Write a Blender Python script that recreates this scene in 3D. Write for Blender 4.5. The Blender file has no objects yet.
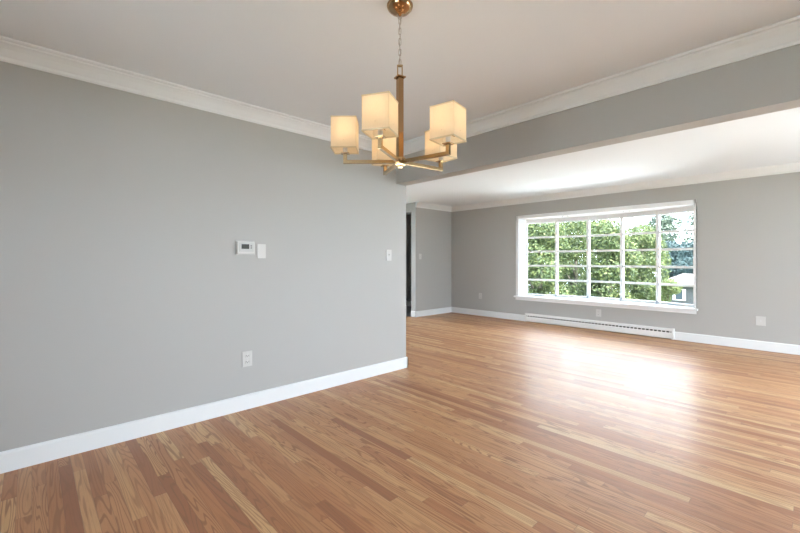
import bpy, bmesh, math, random
from mathutils import Vector, Matrix
random.seed(7)
scene = bpy.context.scene
C = scene.collection
PI = math.pi

# ------------------------------------------------------------------ camera, sky, sun, exposure
cam_d = bpy.data.cameras.new('camera'); cam = bpy.data.objects.new('camera', cam_d); C.objects.link(cam)
cam.location = (0, 0, 1.215); cam.rotation_euler = (PI / 2, 0, math.radians(46.8))
cam_d.sensor_width = 36; cam_d.lens = 392 / 800 * 36; cam_d.shift_y = -6 / 800
cam_d.clip_start = 0.05; cam_d.clip_end = 500
scene.camera = cam

w = bpy.data.worlds.new('sky'); scene.world = w; w.use_nodes = True
bg = w.node_tree.nodes['Background']
bg.inputs['Color'].default_value = (0.86, 0.955, 1.08, 1); bg.inputs['Strength'].default_value = 12.5

sun_d = bpy.data.lights.new('sun', 'SUN'); sun = bpy.data.objects.new('sun', sun_d); C.objects.link(sun)
sun_d.energy = 42; sun_d.angle = math.radians(3); sun_d.color = (1, 0.96, 0.9)
sun.rotation_euler = Vector((-1.0, 0.12, -1.35)).to_track_quat('-Z', 'Y').to_euler()

def portal(name, loc, look, sx, sy):
    d = bpy.data.lights.new(name, 'AREA'); d.shape = 'RECTANGLE'; d.size = sx; d.size_y = sy
    d.cycles.is_portal = True
    o = bpy.data.objects.new(name, d); C.objects.link(o)
    o.location = loc; o.rotation_euler = Vector(look).to_track_quat('-Z', 'Z').to_euler()
portal('sky_portal_front', (-2.72, 7.95, 1.25), (0, -1, 0), 3.0, 1.7)
portal('sky_portal_back', (-0.15, -2.65, 1.08), (0, 1, 0), 1.9, 2.15)
portal('sky_portal_right', (3.05, 1.25, 1.5), (-1, 0, 0), 1.4, 1.2)
portal('sky_portal_side', (1.55, 7.5, 1.25), (0, -1, 0), 2.2, 2.0)
portal('sky_portal_hall', (-8.3, 4.55, 1.25), (1, 0, 0), 2.6, 2.0)
portal('sky_portal_lounge', (3.05, 5.15, 1.16), (-1, 0, 0), 3.8, 2.3)

vs = scene.view_settings
scene.display_settings.display_device = 'sRGB'
vs.view_transform = 'Standard'; vs.look = 'None'; vs.exposure = 0.1; vs.gamma = 1.0; vs.use_curve_mapping = False
cy = scene.cycles
cy.use_denoising = True; cy.max_bounces = 14; cy.diffuse_bounces = 9; cy.glossy_bounces = 5
cy.transparent_max_bounces = 16; cy.transmission_bounces = 6; cy.sample_clamp_indirect = 12

# ------------------------------------------------------------------ materials
def mat(name, col, rough=0.5, metal=0.0, spec=0.5):
    m = bpy.data.materials.new(name); m.use_nodes = True
    b = m.node_tree.nodes['Principled BSDF']
    b.inputs['Base Color'].default_value = (*col, 1); b.inputs['Roughness'].default_value = rough
    b.inputs['Metallic'].default_value = metal; b.inputs['Specular IOR Level'].default_value = spec
    return m
class NT:
    """tiny node graph helper"""
    def __init__(s, m): s.t = m.node_tree; s.n = s.t.nodes; s.bsdf = s.n.get('Principled BSDF')
    def put(s, sock, v):
        if hasattr(v, 'is_output'): s.t.links.new(v, sock)
        elif v is not None: sock.default_value = v
    def math(s, op, a, b=None, c=None, clamp=False):
        n = s.n.new('ShaderNodeMath'); n.operation = op; n.use_clamp = clamp
        for k, v in enumerate((a, b, c)):
            if v is not None: s.put(n.inputs[k], v)
        return n.outputs[0]
    def comb(s, x, y, z):
        n = s.n.new('ShaderNodeCombineXYZ')
        for k, v in enumerate((x, y, z)): s.put(n.inputs[k], v)
        return n.outputs[0]
    def sep(s, v):
        n = s.n.new('ShaderNodeSeparateXYZ'); s.put(n.inputs[0], v); return n.outputs
    def coord(s, kind='Object'): return s.n.new('ShaderNodeTexCoord').outputs[kind]
    def noise(s, v, scale, detail=2, rough=0.5, dist=0.0):
        n = s.n.new('ShaderNodeTexNoise'); s.put(n.inputs['Vector'], v)
        n.inputs['Scale'].default_value = scale; n.inputs['Detail'].default_value = detail
        n.inputs['Roughness'].default_value = rough; n.inputs['Distortion'].default_value = dist
        return n.outputs['Fac']
    def white(s, v):
        n = s.n.new('ShaderNodeTexWhiteNoise'); n.noise_dimensions = '3D'; s.put(n.inputs['Vector'], v)
        return n.outputs['Value'], n.outputs['Color']
    def ramp(s, f, stops):
        n = s.n.new('ShaderNodeValToRGB'); s.put(n.inputs[0], f); e = n.color_ramp.elements
        while len(e) < len(stops): e.new(0.5)
        for q, (p, c) in zip(e, stops): q.position = p; q.color = (*c, 1)
        return n.outputs[0]
    def mix(s, f, a, b, blend='MIX'):
        n = s.n.new('ShaderNodeMix'); n.data_type = 'RGBA'; n.blend_type = blend
        s.put(n.inputs[0], f); s.put(n.inputs[6], a); s.put(n.inputs[7], b); return n.outputs[2]
    def smooth(s, v, lo, hi):
        n = s.n.new('ShaderNodeMapRange'); n.interpolation_type = 'SMOOTHSTEP'; s.put(n.inputs[0], v)
        n.inputs[1].default_value = lo; n.inputs[2].default_value = hi; return n.outputs[0]
    def bump(s, h, strength, dist):
        n = s.n.new('ShaderNodeBump'); s.put(n.inputs['Height'], h)
        n.inputs['Strength'].default_value = strength; n.inputs['Distance'].default_value = dist
        s.t.links.new(n.outputs[0], s.bsdf.inputs['Normal'])

def paint(name, col, rough=0.55, amp=0.02, scale=90):
    m = mat(name, col, rough, spec=0.3); t = NT(m); p = t.coord()
    f = t.noise(p, 1.3, 3)
    c = t.mix(t.math('MULTIPLY', t.smooth(f, 0.3, 0.7), amp * 2), (*col, 1), tuple(x * 0.93 for x in col) + (1,))
    t.put(t.bsdf.inputs['Base Color'], c)
    t.bump(t.noise(p, scale, 3), 0.06, 0.002)
    return m
WALL = paint('grey_wall_paint', (0.432, 0.432, 0.422), 0.5)
CEIL = paint('ceiling_paint', (0.765, 0.812, 0.845), 0.8)
TRIM = paint('white_trim_paint', (0.77, 0.795, 0.81), 0.32, 0.005, 20)
WINW = paint('white_window_paint', (0.85, 0.86, 0.87), 0.35, 0.005, 20)
PLATE = mat('white_plastic', (0.58, 0.58, 0.565), 0.35)
PLATE2 = mat('light_grey_plastic', (0.50, 0.51, 0.50), 0.4)
DARKP = mat('dark_plastic', (0.02, 0.02, 0.02), 0.4)
LCD = mat('grey_lcd', (0.05, 0.053, 0.048), 0.5, spec=0.2)
SLOT = mat('dark_slot', (0.03, 0.03, 0.03), 0.6)
HEATER = paint('white_enamel', (0.78, 0.78, 0.775), 0.35, 0.01, 30)
STEEL = mat('brushed_steel', (0.62, 0.63, 0.65), 0.3, 1.0)
LATCH = mat('zinc_latch', (0.42, 0.46, 0.52), 0.35, 0.8)

def metal_brush(name, col, rough):
    m = mat(name, col, rough, 1.0); t = NT(m); x, y, z = t.sep(t.coord())
    f = t.noise(t.comb(t.math('MULTIPLY', x, 60), t.math('MULTIPLY', y, 60), t.math('MULTIPLY', z, 900)), 1, 2)
    t.put(t.bsdf.inputs['Roughness'], t.math('MULTIPLY_ADD', f, 0.16, rough - 0.08))
    return m
BRASS = metal_brush('antique_brass', (0.50, 0.36, 0.20), 0.2)
COPPER = metal_brush('copper_bronze', (0.42, 0.26, 0.135), 0.18)
CHAIN = mat('pale_chain', (0.42, 0.40, 0.38), 0.35, 0.4)

def floor_mat():
    m = mat('oak_strip_floor', (0.5, 0.3, 0.15), 0.5, spec=0.6); t = NT(m)
    t.bsdf.inputs['Coat Weight'].default_value = 0.17; t.bsdf.inputs['Coat Roughness'].default_value = 0.22
    x, y, z = t.sep(t.coord())
    PW = 0.0572
    v = t.math('DIVIDE', y, PW); row = t.math('FLOOR', v); fy = t.math('FRACT', v)
    r1, rc1 = t.white(t.comb(row, 3.7, 0.0)); r2, _ = t.white(t.comb(row, 9.1, 4.0))
    L = t.math('MULTIPLY_ADD', r1, 1.0, 0.75)
    u = t.math('ADD', t.math('DIVIDE', x, L), t.math('MULTIPLY', r2, 17.0))
    col = t.math('FLOOR', u); fx = t.math('FRACT', u)
    val, rc = t.white(t.comb(row, col, 1.3)); cr, cg, cb = t.sep(rc)
    base = t.ramp(val, [(0.0, (0.315, 0.120, 0.050)), (0.14, (0.405, 0.172, 0.071)), (0.40, (0.485, 0.238, 0.105)),
                        (0.7, (0.535, 0.287, 0.130)), (0.9, (0.585, 0.342, 0.162)), (1.0, (0.61, 0.39, 0.195))])
    # cathedral grain: contour lines of a stretched noise
    gx = t.math('ADD', t.math('MULTIPLY', x, 0.85), t.math('MULTIPLY', cr, 41.0))
    gy = t.math('ADD', t.math('MULTIPLY', y, 12.0), t.math('MULTIPLY', cg, 57.0))
    n = t.noise(t.comb(gx, gy, t.math('MULTIPLY', cb, 23.0)), 1.0, 1.5, 0.45, 0.25)
    bands = t.math('SINE', t.math('MULTIPLY', n, t.math('MULTIPLY_ADD', cg, 60.0, 70.0)))
    g1 = t.smooth(bands, 0.25, 0.95)
    # long straight streaks and pores
    n2 = t.noise(t.comb(t.math('MULTIPLY_ADD', cb, 31.0, t.math('MULTIPLY', x, 2.2)), t.math('MULTIPLY', y, 150.0), cr), 1.0, 3, 0.6)
    g2 = t.smooth(n2, 0.48, 0.72)
    n3 = t.noise(t.comb(t.math('MULTIPLY', x, 14.0), t.math('MULTIPLY', y, 420.0), 0.0), 1.0, 2, 0.5)
    g3 = t.smooth(n3, 0.56, 0.68)
    c = t.mix(t.math('MULTIPLY', g1, t.math('MULTIPLY_ADD', cb, 0.5, 0.35)), base, (0.25, 0.105, 0.042, 1))
    c = t.mix(t.math('MULTIPLY', g2, 0.5), c, (0.34, 0.15, 0.065, 1))
    c = t.mix(t.math('MULTIPLY', g3, 0.25), c, (0.25, 0.11, 0.05, 1))
    ey = t.math('MINIMUM', fy, t.math('SUBTRACT', 1.0, fy))
    ex = t.math('MULTIPLY', t.math('MINIMUM', fx, t.math('SUBTRACT', 1.0, fx)), L)
    gap = t.math('MAXIMUM', t.math('SUBTRACT', 1.0, t.smooth(ey, 0.006, 0.03)), t.math('SUBTRACT', 1.0, t.smooth(ex, 0.0004, 0.002)))
    c = t.mix(t.math('MULTIPLY', gap, 0.45), c, (0.14, 0.06, 0.03, 1))
    t.put(t.bsdf.inputs['Base Color'], c)
    t.put(t.bsdf.inputs['Roughness'], t.math('MULTIPLY_ADD', g2, 0.08, t.math('MULTIPLY_ADD', r1, 0.06, 0.46)))
    # every strip lies slightly cupped, so highlights break into streaks along it
    lowf = t.noise(t.comb(t.math('MULTIPLY', x, 0.9), t.math('MULTIPLY', y, 22.0), 0.0), 1.0, 3, 0.6)
    h = t.math('MULTIPLY_ADD', gap, -0.35, t.math('MULTIPLY_ADD', t.math('SUBTRACT', r2, 0.5), t.math('MULTIPLY', fy, 0.5), t.math('MULTIPLY', lowf, 1.3)))
    t.bump(t.math('MULTIPLY_ADD', g2, -0.12, h), 0.7, 0.0018)
    t.t.links.new(t.bsdf.inputs['Normal'].links[0].from_socket, t.bsdf.inputs['Coat Normal'])
    return m
FLOOR = floor_mat()

def tile_mat():
    m = mat('grey_entry_tile', (0.10, 0.105, 0.115), 0.35); t = NT(m)
    b = t.n.new('ShaderNodeTexBrick'); t.put(b.inputs['Vector'], t.coord())
    b.inputs['Color1'].default_value = (0.10, 0.105, 0.115, 1); b.inputs['Color2'].default_value = (0.13, 0.135, 0.145, 1)
    b.inputs['Mortar'].default_value = (0.2, 0.2, 0.2, 1); b.inputs['Scale'].default_value = 3.3
    b.inputs['Mortar Size'].default_value = 0.01
    t.put(t.bsdf.inputs['Base Color'], b.outputs[0]); return m
TILE = tile_mat()
DOORM = paint('charcoal_door_paint', (0.20, 0.20, 0.19), 0.45)

def shade_mat():
    m = bpy.data.materials.new('linen_lampshade'); m.use_nodes = True; t = NT(m); n = t.n
    n.remove(t.bsdf); out = n['Material Output']
    x, y, z = t.sep(t.coord())
    wv = t.noise(t.comb(t.math('MULTIPLY', x, 500), t.math('MULTIPLY', y, 500), t.math('MULTIPLY', z, 60)), 1, 2)
    c = t.mix(wv, (0.76, 0.63, 0.45, 1), (0.84, 0.72, 0.54, 1))
    d = n.new('ShaderNodeBsdfDiffuse'); tr = n.new('ShaderNodeBsdfTranslucent'); mx = n.new('ShaderNodeMixShader')
    t.put(d.inputs[0], c); t.put(tr.inputs[0], c); mx.inputs[0].default_value = 0.5
    t.t.links.new(d.outputs[0], mx.inputs[1]); t.t.links.new(tr.outputs[0], mx.inputs[2]); t.t.links.new(mx.outputs[0], out.inputs[0])
    return m
SHADE = shade_mat()
HEM = mat('cream_hem_tape', (0.60, 0.50, 0.33), 0.8)
def emis(name, col, s):
    m = mat(name, col, 0.4); b = m.node_tree.nodes['Principled BSDF']
    b.inputs['Emission Color'].default_value = (*col, 1); b.inputs['Emission Strength'].default_value = s; return m
BULB = emis('lit_bulb_glass', (1.0, 0.80, 0.52), 4.0)
DOWNL = emis('lit_downlight_lens', (1.0, 0.96, 0.9), 1.2)

def glass_mat():
    m = bpy.data.materials.new('window_glass'); m.use_nodes = True; n = m.node_tree.nodes; t = NT(m)
    n.remove(t.bsdf)
    a = n.new('ShaderNodeBsdfTransparent'); a.inputs[0].default_value = (0.955, 0.975, 0.97, 1)
    g = n.new('ShaderNodeBsdfGlossy'); g.inputs['Roughness'].default_value = 0.02
    f = n.new('ShaderNodeFresnel'); f.inputs[0].default_value = 1.3; mx = n.new('ShaderNodeMixShader')
    m.node_tree.links.new(f.outputs[0], mx.inputs[0]); m.node_tree.links.new(a.outputs[0], mx.inputs[1])
    m.node_tree.links.new(g.outputs[0], mx.inputs[2]); m.node_tree.links.new(mx.outputs[0], n['Material Output'].inputs[0])
    return m
GLASS = glass_mat()

def leaf_mat(name, dark, mid, light, transl=0.35):
    m = bpy.data.materials.new(name); m.use_nodes = True; t = NT(m); n = t.n; n.remove(t.bsdf)
    geo = n.new('ShaderNodeNewGeometry')
    rnd = geo.outputs['Random Per Island']
    big = t.noise(t.coord(), 0.9, 2)
    f = t.math('ADD', t.math('MULTIPLY', rnd, 0.6), t.math('MULTIPLY', big, 0.45), clamp=True)
    c = t.ramp(f, [(0.1, dark), (0.5, mid), (0.9, light)])
    d = n.new('ShaderNodeBsdfPrincipled'); d.inputs['Roughness'].default_value = 0.55; d.inputs['Specular IOR Level'].default_value = 0.25
    tr = n.new('ShaderNodeBsdfTranslucent'); mx = n.new('ShaderNodeMixShader')
    t.put(d.inputs['Base Color'], c); t.put(tr.inputs[0], c); mx.inputs[0].default_value = transl
    t.t.links.new(d.outputs[0], mx.inputs[1]); t.t.links.new(tr.outputs[0], mx.inputs[2]); t.t.links.new(mx.outputs[0], n['Material Output'].inputs[0])
    return m
LEAF_A = leaf_mat('maple_leaves', (0.014, 0.026, 0.014), (0.046, 0.072, 0.026), (0.13, 0.152, 0.052))
LEAF_B = leaf_mat('bush_leaves', (0.03, 0.05, 0.016), (0.08, 0.11, 0.035), (0.15, 0.17, 0.06))
LEAF_C = leaf_mat('spruce_needles', (0.012, 0.028, 0.032), (0.022, 0.046, 0.05), (0.04, 0.07, 0.07), 0.15)
LEAF_D = leaf_mat('hazed_far_leaves', (0.04, 0.06, 0.055), (0.065, 0.09, 0.07), (0.10, 0.13, 0.085))  # haze of distance is put into this pale leaf colour
BARK = paint('grey_bark', (0.085, 0.075, 0.06), 0.9, 0.2, 8)
def grass_mat():
    m = mat('lawn_grass', (0.10, 0.15, 0.04), 0.9, spec=0.1); t = NT(m)
    f = t.noise(t.coord(), 1.2, 6, 0.7)
    t.put(t.bsdf.inputs['Base Color'], t.ramp(f, [(0.3, (0.03, 0.045, 0.015)), (0.7, (0.07, 0.09, 0.03))])); return m
GRASS = grass_mat()
SIDING = paint('grey_house_siding', (0.08, 0.084, 0.09), 0.7, 0.05, 30)
ROOFM = paint('pale_pink_shingles', (0.085, 0.075, 0.073), 0.9, 0.1, 12)
HWIN = mat('house_window_glass', (0.06, 0.08, 0.10), 0.1)
BOUNCE_PAVING = paint('bounce_concrete', (0.70, 0.70, 0.70), 0.9, 0.1, 20)  # for the added slabs that bounce daylight indoors
STUCCO = paint('exterior_stucco', (0.6, 0.6, 0.58), 0.9, 0.05, 30)

# ------------------------------------------------------------------ mesh helpers
def add_box(bm, x0, x1, y0, y1, z0, z1, bev=0.0, M=None):
    xs, ys, zs = sorted((x0, x1)), sorted((y0, y1)), sorted((z0, z1))
    vs_ = [bm.verts.new((xs[i], ys[j], zs[k])) for i in (0, 1) for j in (0, 1) for k in (0, 1)]
    fs = [(0, 1, 3, 2), (4, 6, 7, 5), (0, 4, 5, 1), (2, 3, 7, 6), (0, 2, 6, 4), (1, 5, 7, 3)]
    faces = [bm.faces.new([vs_[i] for i in f]) for f in fs]
    if bev:
        es = list({e for f in faces for e in f.edges})
        r = bmesh.ops.bevel(bm, geom=es, offset=bev, segments=2, profile=0.6, affect='EDGES')
        vs_ = list({v for v in vs_ if v.is_valid} | set(r['verts']))
    if M is not None: bmesh.ops.transform(bm, matrix=M, verts=vs_)
    return vs_
def add_prism(bm, pts, z0, z1):
    a = [bm.verts.new((x, y, z0)) for x, y in pts]; b = [bm.verts.new((x, y, z1)) for x, y in pts]
    n = len(pts)
    bm.faces.new(a[::-1]); bm.faces.new(b)
    for i in range(n): bm.faces.new((a[i], a[(i + 1) % n], b[(i + 1) % n], b[i]))
def add_lathe(bm, prof, seg=24, M=None):
    rings = []; nv = []
    for r, z in prof:
        if r < 1e-6: ring = [bm.verts.new((0, 0, z))]
        else: ring = [bm.verts.new((r * math.cos(2 * PI * k / seg), r * math.sin(2 * PI * k / seg), z)) for k in range(seg)]
        rings.append(ring); nv += ring
    for A, B in zip(rings, rings[1:]):
        for k in range(seg):
            q = (k + 1) % seg
            if len(A) == 1 and len(B) == 1: break
            if len(A) == 1: bm.faces.new((A[0], B[q], B[k]))
            elif len(B) == 1: bm.faces.new((A[k], A[q], B[0]))
            else: bm.faces.new((A[k], A[q], B[q], B[k]))
    if M is not None: bmesh.ops.transform(bm, matrix=M, verts=nv)
def add_tube(bm, pts, radii, seg=8, closed=False):
    pts = [Vector(p) for p in pts]; n = len(pts); rings = []
    ref = Vector((0, 0, 1))
    for i, p in enumerate(pts):
        if closed: d = pts[(i + 1) % n] - pts[i - 1]
        else: d = pts[min(i + 1, n - 1)] - pts[max(i - 1, 0)]
        d.normalize()
        a = d.cross(ref if abs(d.dot(ref)) < 0.95 else Vector((1, 0, 0))).normalized(); b = d.cross(a)
        r = radii[i] if hasattr(radii, '__len__') else radii
        rings.append([bm.verts.new(p + a * r * math.cos(2 * PI * k / seg) + b * r * math.sin(2 * PI * k / seg)) for k in range(seg)])
    for i in range(n if closed else n - 1):
        A, B = rings[i], rings[(i + 1) % n]
        for k in range(seg): bm.faces.new((A[k], A[(k + 1) % seg], B[(k + 1) % seg], B[k]))
    if not closed:
        bm.faces.new(rings[0][::-1]); bm.faces.new(rings[-1])
def obj(name, bm, m, parent=None, smooth=False, loc=None, rotz=None):
    bmesh.ops.recalc_face_normals(bm, faces=bm.faces[:])
    me = bpy.data.meshes.new(name); bm.to_mesh(me); bm.free()
    me.materials.append(m)
    if smooth:
        for p in me.polygons: p.use_smooth = True
    o = bpy.data.objects.new(name, me); C.objects.link(o)
    if parent: o.parent = parent
    if loc: o.location = loc
    if rotz is not None: o.rotation_euler = (0, 0, rotz)
    return o
def tag(o, label, cat, group=None):
    o['label'] = label; o['category'] = cat
    if group: o['group'] = group
    return o
def thing(name, label, cat, loc=(0, 0, 0), rotz=0, group=None):
    o = bpy.data.objects.new(name, None); C.objects.link(o); o.empty_display_size = 0.1
    o.location = loc; o.rotation_euler = (0, 0, rotz)
    return tag(o, label, cat, group)
def struct(name, bm, m, **k):
    o = obj(name, bm, m, **k); o['kind'] = 'structure'; return o
def boxes(*bs):
    bm = bmesh.new()
    for b in bs: add_box(bm, *b)
    return bm

# ------------------------------------------------------------------ the setting
H = 2.465            # ceiling height
XL, XLL = -3.20, -5.90      # dining left wall, living left wall
YB0, YB1, ZB = 2.95, 3.10, 2.065   # ceiling beam
YF = 7.20           # window wall
XR, YK = 2.8, -2.4  # walls behind and beside the camera
YE = 6.0            # end of the living left wall
struct('floor', boxes((-6.0, XR + .2, YK - .2, YF + .02, -0.1, 0), (-8.2, -6.0, YB1 - .3, YE - .03, -0.1, 0)), FLOOR)
struct('floor_entry', boxes((-8.2, -6.0, YE - .03, 7.6, -0.1, 0.002)), TILE)
struct('ceiling', boxes((XLL - .13, XR + .2, YK - .2, YF + .2, H, H + .15), (-8.2, XLL - .13, YK - .2, 7.6, H, H + .15)), CEIL)
struct('wall_left', boxes((XL - .14, XL, YK, YB1, 0, H)), WALL)
struct('beam', boxes((XL, XR, YB0, YB1, ZB, H)), WALL)
struct('wall_lounge', boxes((XLL - .13, XLL, YE, YF, 0, H)), WALL)
struct('wall_entry', boxes((-8.0, -6.98, YE, YE + .12, 0, H), (-6.98, XLL - .13, YE, YE + .12, 2.27, H)), WALL)
struct('wall_hall', boxes((-8.2, -8.0, YB1 - .3, 3.3, 0, H), (-8.2, -8.0, 5.8, 7.6, 0, H), (-8.2, -8.0, 3.3, 5.8, 0, .3), (-8.2, -8.0, 3.3, 5.8, 2.2, H), (-8.0, XL - .14, YB1 - .3, YB1 - .15, 0, H)), WALL)  # opening on the outer side added to daylight the hall
struct('wall_porch', boxes((-8.0, XLL - .13, 7.42, 7.6, 0, H)), WALL)
WX0, WX1, WZ0, WZ1 = -4.15, -1.265, 0.475, 2.085
struct('wall_front', boxes((XLL - .13, WX0, YF, YF + .2, 0, H), (WX1, .5, YF, YF + .2, 0, H), (2.6, XR + .2, YF, YF + .2, 0, H), (.5, 2.6, YF, YF + .2, 0, .3), (.5, 2.6, YF, YF + .2, 2.2, H),
                           (WX0, WX1, YF, YF + .2, 0, WZ0), (WX0, WX1, YF, YF + .2, WZ1, H)), WALL)  # the opening beyond the right frame edge is added for living room light
# walls behind and beside the camera, with openings added to let daylight in
BX0, BX1, BZ1 = -1.0, 0.7, 2.05
struct('wall_back', boxes((XL - .14, BX0, YK - .2, YK, 0, H), (BX1, XR + .2, YK - .2, YK, 0, H),
                          (BX0, BX1, YK - .2, YK, BZ1, H)), WALL)
R1 = (0.6, 1.9, 0.95, 2.05); R2 = (3.3, 7.0, 0.08, 2.25)
struct('wall_right', boxes((XR, XR + .2, YK, R1[0], 0, H), (XR, XR + .2, R1[1], R2[0], 0, H), (XR, XR + .2, R2[1], YF, 0, H),
                           (XR, XR + .2, R1[0], R1[1], 0, R1[2]), (XR, XR + .2, R1[0], R1[1], R1[3], H),
                           (XR, XR + .2, R2[0], R2[1], 0, R2[2]), (XR, XR + .2, R2[0], R2[1], R2[3], H)), WALL)

# baseboards: plain board with an eased top edge
def baseboard(name, pts_list, h=0.12, d=0.015):
    bm = bmesh.new()
    for (x0, y0, x1, y1, nx, ny) in pts_list:
        L = Vector((x1 - x0, y1 - y0, 0)); ln = L.length; t = L.normalized(); n = Vector((nx, ny, 0))
        prof = [(0, 0), (d, 0), (d, h - .012), (d - .004, h - .004), (d - .009, h), (0, h)]
        A = [bm.verts.new(Vector((x0, y0, z)) + n * o) for o, z in prof]
        B = [bm.verts.new(Vector((x1, y1, z)) + n * o) for o, z in prof]
        k = len(prof)
        for i in range(k): bm.faces.new((A[i], A[(i + 1) % k], B[(i + 1) % k], B[i]))
        bm.faces.new(A[::-1]); bm.faces.new(B)
    return struct(name, bm, TRIM)
HX0, HX1 = -3.98, -1.50       # heater along the window wall
baseboard('baseboard_left', [(XL, YK, XL, YB1 + .015, 1, 0), (XL - .14, YB1, XL + .015, YB1, 0, 1)])
baseboard('baseboard_lounge', [(XLL, YE - .015, XLL, YF, 1, 0), (XLL - .13, YE, XLL + .015, YE, 0, -1)], 0.125)
baseboard('baseboard_front', [(XLL, YF, HX0, YF, 0, -1), (HX1, YF, XR, YF, 0, -1)], 0.125)
baseboard('baseboard_right', [(XR, YK, XR, YF, -1, 0)])
baseboard('baseboard_porch', [(-8.0, 7.42, -6.03, 7.42, 0, -1)], 0.13, 0.02)

def crown(name, x0, y0, x1, y1, nx, ny, m0, m1):
    """stepped cove; m0/m1: how far each end is drawn in per unit of projection (1 = inside mitre)"""
    prof = [(0, -.108), (.010, -.108), (.013, -.098), (.013, -.084), (.022, -.072), (.040, -.046), (.058, -.030), (.070, -.022),
            (.072, -.014), (.088, -.012), (.094, -.006), (.094, 0), (0, 0)]
    bm = bmesh.new(); t = Vector((x1 - x0, y1 - y0, 0)).normalized(); n = Vector((nx, ny, 0))
    A = [bm.verts.new(Vector((x0, y0, H + z)) + n * o + t * o * m0) for o, z in prof]
    B = [bm.verts.new(Vector((x1, y1, H + z)) + n * o - t * o * m1) for o, z in prof]
    k = len(prof)
    for i in range(k): bm.faces.new((A[i], A[(i + 1) % k], B[(i + 1) % k], B[i]))
    bm.faces.new(A[::-1]); bm.faces.new(B)
    return struct(name, bm, TRIM)
crown('trim_1', XL, YK, XL, YB0, 1, 0, 1, 1)
crown('trim_2', XL, YB0, XR, YB0, 0, -1, 1, 1)
crown('trim_3', XLL, YF, XR, YF, 0, -1, 1, 1)
crown('trim_4', XLL, YE, XLL, YF, 1, 0, 0, 1)
crown('trim_5', XR, YK, XR, YB0, -1, 0, 1, 1)
crown('trim_6', XL, YK, XR, YK, 0, 1, 1, 1)

# dark entry door seen through the hall opening
door = bpy.data.objects.new('door_1', None); C.objects.link(door); door.location = (-7.25, 7.42, 0); door['kind'] = 'structure'
bm = bmesh.new(); add_box(bm, -.62, .62, -.045, -.002, .13, 2.44)
for k in range(9): add_box(bm, -.56 + k * .125, -.46 + k * .125, -.058, -.04, .2, 2.36, .004)
obj('door_panel', bm, DOORM, door)
obj('door_sill', boxes((-.66, .66, -.09, -.002, 0.002, .12)), TRIM, door)
bm = bmesh.new(); add_lathe(bm, [(0, 0), (.012, 0), (.012, .03), (.028, .045), (.03, .06), (.02, .075), (0, .078)], 16, Matrix.Translation((-.5, -.05, 1.0)) @ Matrix.Rotation(PI / 2, 4, 'X'))
obj('door_knob', bm, STEEL, door, True)

# ------------------------------------------------------------------ bow window
CXW, HALF, YW0, SAG = (WX0 + WX1) / 2 + .02, (WX1 - WX0) / 2 - 0.02, 7.43, 0.28
RW = (HALF ** 2 + SAG ** 2) / (2 * SAG); AH = math.asin(HALF / RW)
def bow(a, off=0.0): return (CXW + (RW + off) * math.sin(a), YW0 + SAG - RW + (RW + off) * math.cos(a))
VA = [-AH + 2 * AH * k / 5 for k in range(6)]
V = [bow(a) for a in VA]
win = bpy.data.objects.new('window_1', None); C.objects.link(win); win.location = (CXW, YF, 0); win['kind'] = 'structure'
def wobj(name, bm, m, parent=None, smooth=False):     # mesh given in world coordinates
    bmesh.ops.translate(bm, vec=(-CXW, -YF, 0), verts=bm.verts)
    return obj(name, bm, m, parent or win, smooth)
GZ0, GZ1 = 0.533, 1.972
# seat and head of the bow
arc_in = [(WX0, YF + .006)] + [(WX0, YW0)] + [bow(a, .06) for a in VA] + [(WX1, YW0), (WX1, YF + .006)]
bm = bmesh.new(); add_prism(bm, arc_in, .25, .497); wobj('window_seat', bm, WINW)
bm = bmesh.new(); add_prism(bm, arc_in, 2.055, 2.40); wobj('window_head', bm, WINW)
wobj('jamb', boxes((WX0 - .04, WX0 + .004, YF + .0, YW0 + .06, .497, 2.055)), WINW)
wobj('jamb', boxes((WX1 - .004, WX1 + .04, YF + .0, YW0 + .06, .497, 2.055)), WINW)
bm = bmesh.new()
add_box(bm, WX0 - .055, WX0, YF - .014, YF, .50, WZ1 + .035, .003); add_box(bm, WX1, WX1 + .03, YF - .014, YF, .50, WZ1 + .035, .003)
add_box(bm, WX0 - .055, WX1 + .03, YF - .014, YF, WZ1 - .025, WZ1 + .035, .003)
wobj('casing', bm, WINW)
bm = bmesh.new(); add_box(bm, WX0 - .085, WX1 + .055, YF - .055, YF + .06, .470, .499, .006); wobj('stool', bm, WINW)
bm = bmesh.new(); add_box(bm, WX0 - .06, WX1 + .035, YF - .02, YF - .0005, .418, .470, .004); wobj('apron', bm, WINW)
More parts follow.
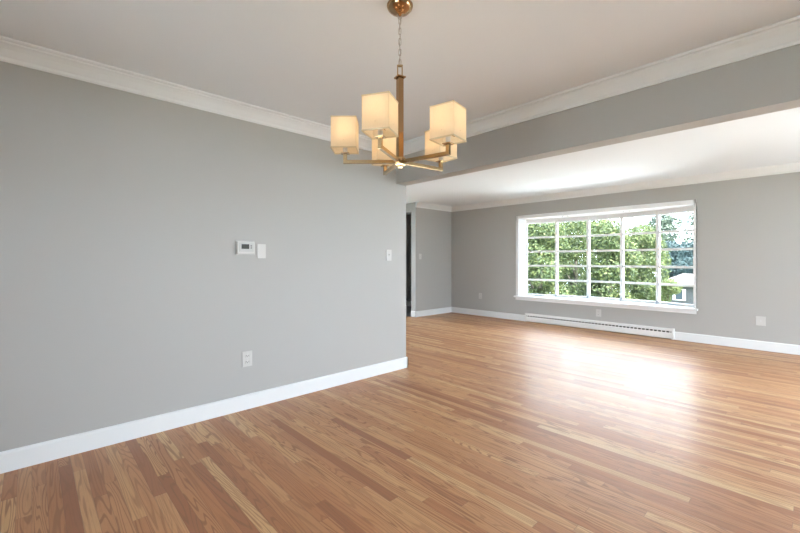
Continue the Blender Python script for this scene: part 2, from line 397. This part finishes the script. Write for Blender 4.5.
# posts between the sashes
for k in range(6):
    x, y = V[k]; a = VA[k]; M = Matrix.Translation((x, y, 0)) @ Matrix.Rotation(-a, 4, 'Z')
    bm = bmesh.new(); add_box(bm, -.014, .014, -.03, .04, .497, 2.055, .003, M); wobj('mullion', bm, WINW)
for k in range(5):
    (xa, ya), (xb, yb) = V[k], V[k + 1]; d = Vector((xb - xa, yb - ya, 0)); Lw = d.length
    ang = math.atan2(d.y, d.x); M = Matrix.Translation((xa, ya, 0)) @ Matrix.Rotation(ang, 4, 'Z')
    bm = bmesh.new()
    e = 0.0125
    add_box(bm, e, Lw - e, -.018, .03, .497, GZ0, .003, M); add_box(bm, e, Lw - e, -.018, .03, GZ1, 2.055, .003, M)
    add_box(bm, e, e + .012, -.018, .03, GZ0, GZ1, 0, M); add_box(bm, Lw - e - .012, Lw - e, -.018, .03, GZ0, GZ1, 0, M)
    for r in range(1, 5):
        z = GZ0 + (GZ1 - GZ0) * r / 5
        add_box(bm, e, Lw - e, -.012, .022, z - .018, z + .018, .002, M)
    s = wobj('sash', bm, WINW)
    bm = bmesh.new(); add_box(bm, e + .01, Lw - e - .01, .004, .008, GZ0 - .005, GZ1 + .005, 0, M)
    bmesh.ops.translate(bm, vec=(-CXW, -YF, 0), verts=bm.verts); obj('pane', bm, GLASS, s)
    if k in (0, 4):
        bm = bmesh.new(); add_box(bm, Lw * .30, Lw * .52, -.045, -.016, .502, .516, .004, M); add_box(bm, Lw * .47, Lw * .62, -.055, -.04, .512, .520, .003, M)
        bmesh.ops.translate(bm, vec=(-CXW, -YF, 0), verts=bm.verts); obj('crank_handle', bm, LATCH, s)
for k in range(1, 5):
    x, y = V[k]; M = Matrix.Translation((x, y, 0)) @ Matrix.Rotation(-VA[k], 4, 'Z')
    bm = bmesh.new(); add_box(bm, -.016, .016, -.048, -.028, .515, .545, .004, M); add_box(bm, -.007, .007, -.062, -.044, .500, .535, .003, M)
    wobj('latch', bm, LATCH)
for i, (x, lab) in enumerate(((-3.27, 'round white recessed downlight in the bay window head, left one'), (-2.22, 'round white recessed downlight in the bay window head, right one'))):
    t = thing('recessed_light', lab, 'light', (x, 7.36, 2.055), 0, 'recessed lights above the bay window')
    bm = bmesh.new(); add_lathe(bm, [(.045, 0), (.045, -.004), (.058, -.006), (.062, 0)], 24); obj('trim_ring', bm, PLATE2, t, True)
    bm = bmesh.new(); add_lathe(bm, [(0, -.001), (.046, -.001), (.046, 0)], 24); obj('lens', bm, DOWNL, t)

# windows added out of view so more daylight enters the rooms
def flat_window(name, axis, pos, a0, a1, z0, z1, n):
    w_ = bpy.data.objects.new(name, None); C.objects.link(w_); w_['kind'] = 'structure'
    def bx(bm, a, b, c, d, t0, t1):
        if axis == 'y': add_box(bm, a, b, pos + t0, pos + t1, c, d)
        else: add_box(bm, pos + t0, pos + t1, a, b, c, d)
    bm = bmesh.new()
    bx(bm, a0, a1, z0, z0 + .05, -.04, .04); bx(bm, a0, a1, z1 - .05, z1, -.04, .04)
    for k in range(n + 1):
        q = a0 + .025 + (a1 - a0 - .05) * k / n; bx(bm, q - .025, q + .025, z0 + .05, z1 - .05, -.04, .04)
    obj('window_frame', bm, WINW, w_)
    for k in range(n):
        q0 = a0 + .025 + (a1 - a0 - .05) * k / n + .025; q1 = a0 + .025 + (a1 - a0 - .05) * (k + 1) / n - .025
        bm = bmesh.new(); bx(bm, q0, q1, z0 + .05, z1 - .05, -.003, .003); obj('pane', bm, GLASS, w_)
flat_window('unseen_window_2', 'y', YK - .1, BX0, BX1, 0.0, BZ1, 2)
flat_window('unseen_window_3', 'x', XR + .1, R1[0], R1[1], R1[2], R1[3], 2)
flat_window('unseen_window_4', 'x', XR + .1, R2[0], R2[1], R2[2], R2[3], 3)

flat_window('unseen_window_6', 'y', YF + .1, .5, 2.6, .3, 2.2, 2)  # added beyond the right frame edge to brighten the living room
flat_window('unseen_window_5', 'x', -8.1, 3.3, 5.8, .3, 2.2, 2)  # added out of view to bring daylight into the hall

# ------------------------------------------------------------------ chandelier
ch = thing('chandelier', 'antique brass five arm chandelier with square cream linen shades hanging from the ceiling', 'chandelier', (-1.400, 1.314, 0), math.radians(46.8))
bm = bmesh.new(); add_lathe(bm, [(0, 2.465), (.064, 2.465), (.064, 2.459), (.059, 2.447), (.046, 2.434), (.024, 2.424), (.009, 2.420), (.007, 2.412), (0, 2.412)], 32)
obj('canopy', bm, COPPER, ch, True)
bm = bmesh.new()
for k in range(1): add_tube(bm, [(.009 * math.cos(a), 0, 2.406 + .009 * math.sin(a)) for a in [2 * PI * q / 16 for q in range(16)]], .002, 6, True)
obj('canopy_loop', bm, CHAIN, ch, True)
zt, zb_ = 2.402, 2.170; NL = 9; pit = (zt - zb_) / NL
for k in range(NL):
    zc = zt - pit * (k + .5); hl = pit / 2 + .0035
    pts = []
    for q in range(20):
        a = 2 * PI * q / 20; cx, sz = math.cos(a), math.sin(a)
        px = .0055 * (1 if cx > 0 else -1) * min(1, abs(cx) * 1.6); pz = hl * (1 if sz > 0 else -1) * min(1, abs(sz) * 1.05)
        pts.append((px, 0, zc + pz) if k % 2 == 0 else (0, px, zc + pz))
    bm = bmesh.new(); add_tube(bm, pts, .0018, 6, True); obj('chain_link', bm, CHAIN, ch, True)
bm = bmesh.new(); add_tube(bm, [(.003 * math.sin(k * 1.3), .003 * math.cos(k * 1.1), 2.412 - .0165 * k) for k in range(16)], .0016, 6); obj('cord', bm, CHAIN, ch, True)
bm = bmesh.new(); add_box(bm, -.014, -.008, -.006, .006, 2.113, 2.168, .001); add_box(bm, .008, .014, -.006, .006, 2.113, 2.168, .001)
add_box(bm, -.014, .014, -.006, .006, 2.164, 2.172, .001); obj('hanging_bracket', bm, BRASS, ch)
bm = bmesh.new(); add_box(bm, -.022, .022, -.022, .022, 2.108, 2.114, .001, Matrix.Rotation(math.radians(30), 4, 'Z')); obj('stem_cap', bm, COPPER, ch)
bm = bmesh.new(); add_box(bm, -.0135, .0135, -.0135, .0135, 1.70, 2.108, .0015, Matrix.Rotation(math.radians(30), 4, 'Z')); obj('stem', bm, COPPER, ch)
bm = bmesh.new(); add_lathe(bm, [(0, 1.666), (.012, 1.666), (.014, 1.674), (.026, 1.678), (.028, 1.684), (.028, 1.712), (.026, 1.718), (.016, 1.722), (0, 1.722)], 5, Matrix.Rotation(math.radians(0), 4, 'Z'))
obj('hub', bm, BRASS, ch)
AZ, SZ0, SZ1, SH, AR = 1.697, 1.752, 1.902, .060, .268
def make_arm(ang):
    bm = bmesh.new()
    add_box(bm, .022, AR + .0085, -.0085, .0085, AZ - .0085, AZ + .0085, .001)
    add_box(bm, AR - .0085, AR + .0085, -.0085, .0085, AZ + .006, 1.738, .001)
    arm = obj('arm', bm, BRASS, ch); arm.rotation_euler = (0, 0, ang)
    bm = bmesh.new(); add_box(bm, AR - .02, AR + .02, -.02, .02, 1.737, 1.742, .001); obj('drip_plate', bm, BRASS, arm)
    bm = bmesh.new(); add_lathe(bm, [(0, 1.742), (.011, 1.742), (.011, 1.785), (0, 1.785)], 16, Matrix.Translation((AR, 0, 0))); obj('socket', bm, PLATE, arm, True)
    bm = bmesh.new(); add_lathe(bm, [(0, 1.785), (.012, 1.786), (.02, 1.805), (.024, 1.825), (.02, 1.845), (.01, 1.856), (0, 1.858)], 16, Matrix.Translation((AR, 0, 0)))
    obj('bulb', bm, BULB, arm, True).visible_shadow = True
    # square linen shade: four thin walls with hems
    t = .0025; bm = bmesh.new()
    o = [(-SH, -SH), (SH, -SH), (SH, SH), (-SH, SH)]; i_ = [(x * (SH - t) / SH, y * (SH - t) / SH) for x, y in o]
    vo = [[bm.verts.new((AR + x, y, z)) for x, y in o] for z in (SZ0, SZ1)]; vi = [[bm.verts.new((AR + x, y, z)) for x, y in i_] for z in (SZ0, SZ1)]
    for k in range(4):
        q = (k + 1) % 4
        bm.faces.new((vo[0][k], vo[0][q], vo[1][q], vo[1][k]))
    sh = obj('shade', bm, SHADE, arm)
    for z0, z1 in ((SZ0 - .0005, SZ0 + .006), (SZ1 - .006, SZ1 + .0005)):
        bm = bmesh.new()
        for (xa, ya), (xb, yb) in zip(o, o[1:] + o[:1]):
            add_box(bm, AR + min(xa, xb) - .0012, AR + max(xa, xb) + .0012, min(ya, yb) - .0012, max(ya, yb) + .0012, z0, z1)
        obj('hem', bm, HEM, arm)
    bm = bmesh.new()
    for s in (-1, 1): add_box(bm, AR - SH, AR + SH, -.0015, .0015, 1.786, 1.789) if s < 0 else add_box(bm, AR - .0015, AR + .0015, -SH, SH, 1.786, 1.789)
    obj('shade_spider', bm, BRASS, arm)
    ld = bpy.data.lights.new('bulb_light', 'POINT'); ld.energy = 0.18; ld.color = (1.0, 0.76, 0.48); ld.shadow_soft_size = .03
    lo = bpy.data.objects.new('bulb_light', ld); C.objects.link(lo); lo.parent = arm; lo.location = (AR, 0, 1.88)
for a in (-108, 180, 108, 36, -36): make_arm(math.radians(a))

# ------------------------------------------------------------------ wall plates, thermostat, heater
def plate_on(name, label, cat, wall, along, z, wd, ht, style, group=None):
    """local frame: x along the wall, -y out into the room"""
    loc, rz = {'left': ((XL, along, z), PI / 2), 'lounge': ((XLL, along, z), PI / 2), 'front': ((along, YF, z), 0)}[wall]
    t = thing(name, label, cat, loc, rz, group)
    bm = bmesh.new(); add_box(bm, -wd / 2, wd / 2, -.007, -.0003, -ht / 2, ht / 2, .0025); obj('cover_plate', bm, PLATE, t)
    if style == 'outlet':
        for s in (-1, 1):
            bm = bmesh.new(); add_box(bm, -.017, .017, -.0095, -.006, s * .0245 - .0145, s * .0245 + .0145, .004); r = obj('receptacle', bm, PLATE, t)
            bm = bmesh.new()
            add_box(bm, -.009, -.006, -.0102, -.009, s * .0245 - .002, s * .0245 + .008); add_box(bm, .006, .009, -.0102, -.009, s * .0245 - .001, s * .0245 + .007)
            add_box(bm, -.0025, .0025, -.0102, -.009, s * .0245 - .009, s * .0245 - .004); obj('slots', bm, SLOT, r)
        bm = bmesh.new(); add_lathe(bm, [(0, .0085), (.003, .008), (.0035, .006)], 10, Matrix.Rotation(PI / 2, 4, 'X')); obj('screw', bm, STEEL, t)
    elif style == 'switch':
        bm = bmesh.new(); add_box(bm, -.006, .006, -.0085, -.006, -.013, .013, .001); obj('switch_collar', bm, PLATE2, t)
        bm = bmesh.new(); add_box(bm, -.0038, .0038, -.019, -.006, -.001, .009, .0015, Matrix.Rotation(math.radians(-12), 4, 'X')); obj('toggle', bm, PLATE, t)
        for s in (-1, 1):
            bm = bmesh.new(); add_lathe(bm, [(0, .0085), (.003, .008), (.0035, .006)], 10, Matrix.Translation((0, 0, s * .03)) @ Matrix.Rotation(PI / 2, 4, 'X')); obj('screw', bm, STEEL, t)
    elif style == 'jack':
        bm = bmesh.new(); add_lathe(bm, [(0, .016), (.004, .016), (.0048, .008), (.008, .008), (.008, .006)], 12, Matrix.Rotation(PI / 2, 4, 'X')); obj('coax_jack', bm, STEEL, t)
    elif style == 'blank':
        for s in (-1, 1):
            bm = bmesh.new(); add_lathe(bm, [(0, .0078), (.003, .0075), (.0035, .006)], 10, Matrix.Translation((0, 0, s * .042)) @ Matrix.Rotation(PI / 2, 4, 'X')); obj('screw', bm, PLATE, t)
    return t
plate_on('power_outlet', 'white double power outlet low on the grey dining wall below the thermostat', 'outlet', 'left', 1.285, .41, .082, .125, 'outlet')
plate_on('blank_cover', 'blank white cover plate beside the thermostat on the grey wall', 'plate', 'left', 1.405, 1.293, .074, .118, 'blank')
plate_on('light_switch', 'white toggle light switch near the end of the dining wall', 'switch', 'left', 2.835, 1.272, .074, .12, 'switch')
plate_on('light_switch', 'small white light switch on the far lounge wall beside the hall opening', 'switch', 'lounge', 6.14, 1.30, .074, .12, 'switch')
plate_on('power_outlet', 'white power outlet on the window wall near the far corner', 'outlet', 'front', -5.08, .435, .08, .125, 'outlet')
plate_on('power_outlet', 'white power outlet above the baseboard heater under the bay window', 'outlet', 'front', -2.61, .30, .085, .125, 'outlet')
plate_on('cable_outlet', 'white cable socket plate on the window wall right of the bay window', 'outlet', 'front', -.525, .395, .10, .125, 'jack')

th = thing('thermostat', 'white thermostat with dark screen on the grey dining wall', 'thermostat', (XL, 1.268, 1.317), PI / 2)
bm = bmesh.new(); add_box(bm, -.078, .078, -.010, -.0003, -.060, .060, .004); obj('backplate', bm, PLATE2, th)
bm = bmesh.new(); add_box(bm, -.074, .072, -.030, -.009, -.052, .054, .009); obj('body', bm, PLATE, th, False)
bm = bmesh.new(); add_box(bm, -.058, .060, -.0325, -.029, -.030, .042, .002); obj('faceplate', bm, PLATE2, th)
bm = bmesh.new(); add_box(bm, -.040, .022, -.0340, -.0320, -.008, .030, .001); obj('screen', bm, DARKP, th)
bm = bmesh.new(); add_box(bm, -.033, .015, -.0345, -.0338, -.001, .023); obj('display', bm, LCD, th)
for z in (.017, .000):
    bm = bmesh.new(); add_box(bm, .033, .045, -.0345, -.0320, z - .005, z + .006, .0015); obj('button', bm, mat('grey_button', (.22, .23, .23), .5), th)

ht = thing('baseboard_heater', 'long white baseboard heater under the bay window', 'heater', ((HX0 + HX1) / 2, YF, 0))
hw = (HX1 - HX0) / 2
bm = bmesh.new()
prof = [(-.0005, .012), (-.052, .012), (-.062, .022), (-.062, .098), (-.056, .106), (-.047, .106), (-.047, .128), (-.056, .128), (-.060, .134), (-.050, .160), (-.0005, .166)]
A = [bm.verts.new((-hw + .03, y, z)) for y, z in prof]; B = [bm.verts.new((hw - .03, y, z)) for y, z in prof]; k = len(prof)
for i in range(k): bm.faces.new((A[i], A[(i + 1) % k], B[(i + 1) % k], B[i]))
obj('housing', bm, HEATER, ht)
for s in (-1, 1):
    bm = bmesh.new(); add_box(bm, s * hw, s * (hw - .032), -.066, -.0005, .004, .170, .003); obj('end_cap', bm, HEATER, ht)
bm = bmesh.new(); add_box(bm, -hw + .03, hw - .03, -.0562, -.046, .105, .129); obj('grille_slot', bm, SLOT, ht)
nf = 44
for q in range(nf):
    x = -hw + .05 + (2 * hw - .1) * q / (nf - 1)
    bm = bmesh.new(); add_box(bm, x - .007, x + .007, -.0575, -.050, .104, .130); obj('louver', bm, HEATER, ht)

# ------------------------------------------------------------------ outside
def gz(x, y): return -0.55 - max(0, y - 9) * 0.085 if y > 0 else -0.4
bm = bmesh.new(); gx = [-90 + 6 * i for i in range(26)]; gy = [-40 + 4 * j for j in range(36)]
gv = [[bm.verts.new((x, y, gz(x, y))) for y in gy] for x in gx]
for i in range(len(gx) - 1):
    for j in range(len(gy) - 1): bm.faces.new((gv[i][j], gv[i + 1][j], gv[i + 1][j + 1], gv[i][j + 1]))
g = struct('lawn', bm, GRASS, smooth=True)

struct('bounce_patio', boxes((-6, 8, -9, YK - .2, -.6, -.12)), BOUNCE_PAVING)  # unseen pale slab added to bounce daylight up to the dining ceiling
struct('bounce_driveway', boxes((XR + .2, 12, YK - .2, 9, -.9, -.5)), BOUNCE_PAVING)  # unseen slab added to bounce sun and sky through the right windows
struct('bounce_walkway', boxes((-13, -8.2, -2, 9, -.9, -.5)), BOUNCE_PAVING)  # unseen slab added to bounce daylight through the hall window
struct('bounce_terrace', boxes((-8, XR + .2, 7.62, 11.5, -.9, -.5)), BOUNCE_PAVING)  # hidden below the sill, added to bounce light to the living ceiling

def leaf_cloud(bm, blobs, n, size, rnd):
    tot = sum(b[3] ** 2 for b in blobs)
    for (bx, by, bz, br, sq) in blobs:
        for _ in range(int(n * br * br / tot)):
            d = Vector((rnd.gauss(0, 1), rnd.gauss(0, 1), rnd.gauss(0, 1))).normalized()
            r = br * (0.55 + 0.5 * rnd.random() ** 0.6)
            p = Vector((bx + d.x * r, by + d.y * r, bz + d.z * r * sq))
            nrm = (d + Vector((rnd.uniform(-1, 1), rnd.uniform(-1, 1), rnd.uniform(-.4, 1.2)))).normalized()
            a = nrm.orthogonal().normalized(); a = Matrix.Rotation(rnd.uniform(0, 6.28), 3, nrm) @ a; b = nrm.cross(a)
            s = size * rnd.uniform(.6, 1.3)
            v = [bm.verts.new(q) for q in (p - a * s, p - b * s * .5 + nrm * s * .12, p + a * s, p + b * s * .5 + nrm * s * .12)]
            bm.faces.new(v)
def tree(name, label, cat, x, y, height, width, m, n, size, seed, group=None, base_frac=.3, sq=.8, trunk_r=.11, nblob=18):
    rnd = random.Random(seed); z0 = gz(x, y)
    t = thing(name, label, cat, (x, y, z0), 0, group)
    blobs = []
    for k in range(nblob):
        f = rnd.random(); a = rnd.uniform(0, 6.28); zz = height * (base_frac + (0.93 - base_frac) * f)
        rr = width * .5 * (0.62 * math.sin(PI * min(1, max(.12, .15 + f * .8))) ** .8) * rnd.uniform(.5, 1.05)
        br = width * rnd.uniform(.19, .28)
        if zz + br * sq > height: zz = height - br * sq
        blobs.append((rr * math.cos(a), rr * math.sin(a), zz, br, sq))
    bm = bmesh.new()
    hgt = height * .8
    add_tube(bm, [(0, 0, -.1), (.04, .02, hgt * .3), (-.03, .05, hgt * .6), (.02, 0, hgt)], [trunk_r * 1.3, trunk_r, trunk_r * .7, trunk_r * .25], 8)
    tr = obj('trunk', bm, BARK, t, True)
    for (bx, by, bz, br, _s) in blobs[:8]:
        bm = bmesh.new(); s0 = max(.15 * height, bz - .30 * height)
        add_tube(bm, [(0, 0, s0), (bx * .45, by * .45, s0 + (bz - s0) * .6), (bx, by, bz)], [trunk_r * .5, trunk_r * .32, trunk_r * .1], 6); obj('branch', bm, BARK, t, True)
    bm = bmesh.new(); leaf_cloud(bm, blobs, n, size, rnd); obj('foliage', bm, m, t)
    return t
def at(px, depth):     # ground position of a picture column at a distance
    t = (px - 400) / 392; return (-.729 + .6845 * t) * depth, (.6845 + .729 * t) * depth

NEAR = 'leafy trees just outside the bay window'
for i, (px, dd, hh, ww, seed, lab) in enumerate([
        (540, 14.0, 3.6, 2.5, 11, 'dense green tree filling the two leftmost window columns'),
        (609, 14.0, 3.7, 2.4, 13, 'branching green tree behind the middle of the bay window'),
        (576, 18.0, 4.5, 3.0, 12, 'green tree standing between and behind the two nearest trees'),
        (643, 18.0, 4.4, 2.8, 14, 'bright green tree behind the fourth column of window panes')]):
    x, y = at(px, dd); tree('leafy_tree', lab, 'tree', x, y, hh, ww, LEAF_A, 15000, .055, seed, NEAR, .14, .85)
for i, (px, dd, hh, ww, seed, lab) in enumerate([
        (523, 27, 7.2, 4.2, 21, 'taller green tree further back at the left edge of the window'),
        (588, 27, 7.0, 4.4, 22, 'taller green tree further back behind the middle panes'),
        (556, 34, 8.6, 4.8, 24, 'tallest green tree far back behind the second window column'),
        (624, 34, 8.4, 4.8, 25, 'tall green tree far back behind the fourth window column'),
        (646, 26, 6.0, 3.0, 23, 'taller green tree further back left of the evergreens')]):
    x, y = at(px, dd); tree('tall_tree', lab, 'tree', x, y, hh, ww, LEAF_A, 12000, .10, seed, 'taller trees further back', .15, .85, .2)
x, y = at(668, 13.2); tree('garden_bush', 'yellow green bush in front of the neighbouring house', 'bush', x, y, 1.72, 1.1, LEAF_B, 6000, .04, 31, None, .25, .8, .04, 9)
for i, (px, dd, hh, ww, lab) in enumerate([(669, 42, 7.3, 3.6, 'dark blue green evergreen behind the left end of the house roof'), (704, 42, 7.6, 3.6, 'dark blue green evergreen behind the house at the right window edge'),
                                           (686, 50, 8.6, 3.8, 'dark blue green evergreen furthest back between the other two')]):
    x, y = at(px, dd); tree('evergreen_tree', lab, 'tree', x, y, hh, ww, LEAF_C, 9000, .13, 50 + i, 'evergreens behind the house', .12, .9, .2)
for i, (px, dd, hh, ww, seed, lab) in enumerate([(665, 64, 16.2, 6.8, 61, 'hazy pale green tree rising above the evergreens'), (697, 74, 19.0, 8.0, 62, 'hazy pale green tree at the right edge of the window')]):
    x, y = at(px, dd); tree('distant_tree', lab, 'tree', x, y, hh, ww, LEAF_D, 6000, .22, seed, 'distant trees', .2, .9, .25)

hx, hy = at(722, 34)
hs = thing('neighbour_house', 'low grey house with pale roof seen through the right window panes', 'house', (hx, hy, gz(hx, hy) + .75), math.radians(-12))
obj('wall', boxes((-4, 5, -2.5, 2.5, -1.2, 1.75)), SIDING, hs)
bm = bmesh.new(); e = [(-4.4, -2.9, 1.7), (5.4, -2.9, 1.7), (5.4, 2.9, 1.7), (-4.4, 2.9, 1.7)]; rd = [(-3.0, 0, 2.75), (3.0, 0, 2.75)]
ev = [bm.verts.new(p) for p in e]; rv = [bm.verts.new(p) for p in rd]
bm.faces.new(ev[::-1]); bm.faces.new((ev[0], ev[1], rv[1], rv[0])); bm.faces.new((ev[1], ev[2], rv[1])); bm.faces.new((ev[2], ev[3], rv[0], rv[1])); bm.faces.new((ev[3], ev[0], rv[0]))
obj('roof', bm, ROOFM, hs)
for x0 in (-2.6, .0, 2.6):
    f = obj('window', boxes((x0 - .1, x0 + .9, -2.56, -2.45, .45, 1.45)), WINW, hs); obj('pane', boxes((x0 + .12, x0 + .68, -2.585, -2.55, .53, 1.37)), HWIN, f)
obj('chimney', boxes((-2.0, -1.4, .2, .8, 2.0, 3.3)), paint('brick', (.3, .2, .17), .9), hs)
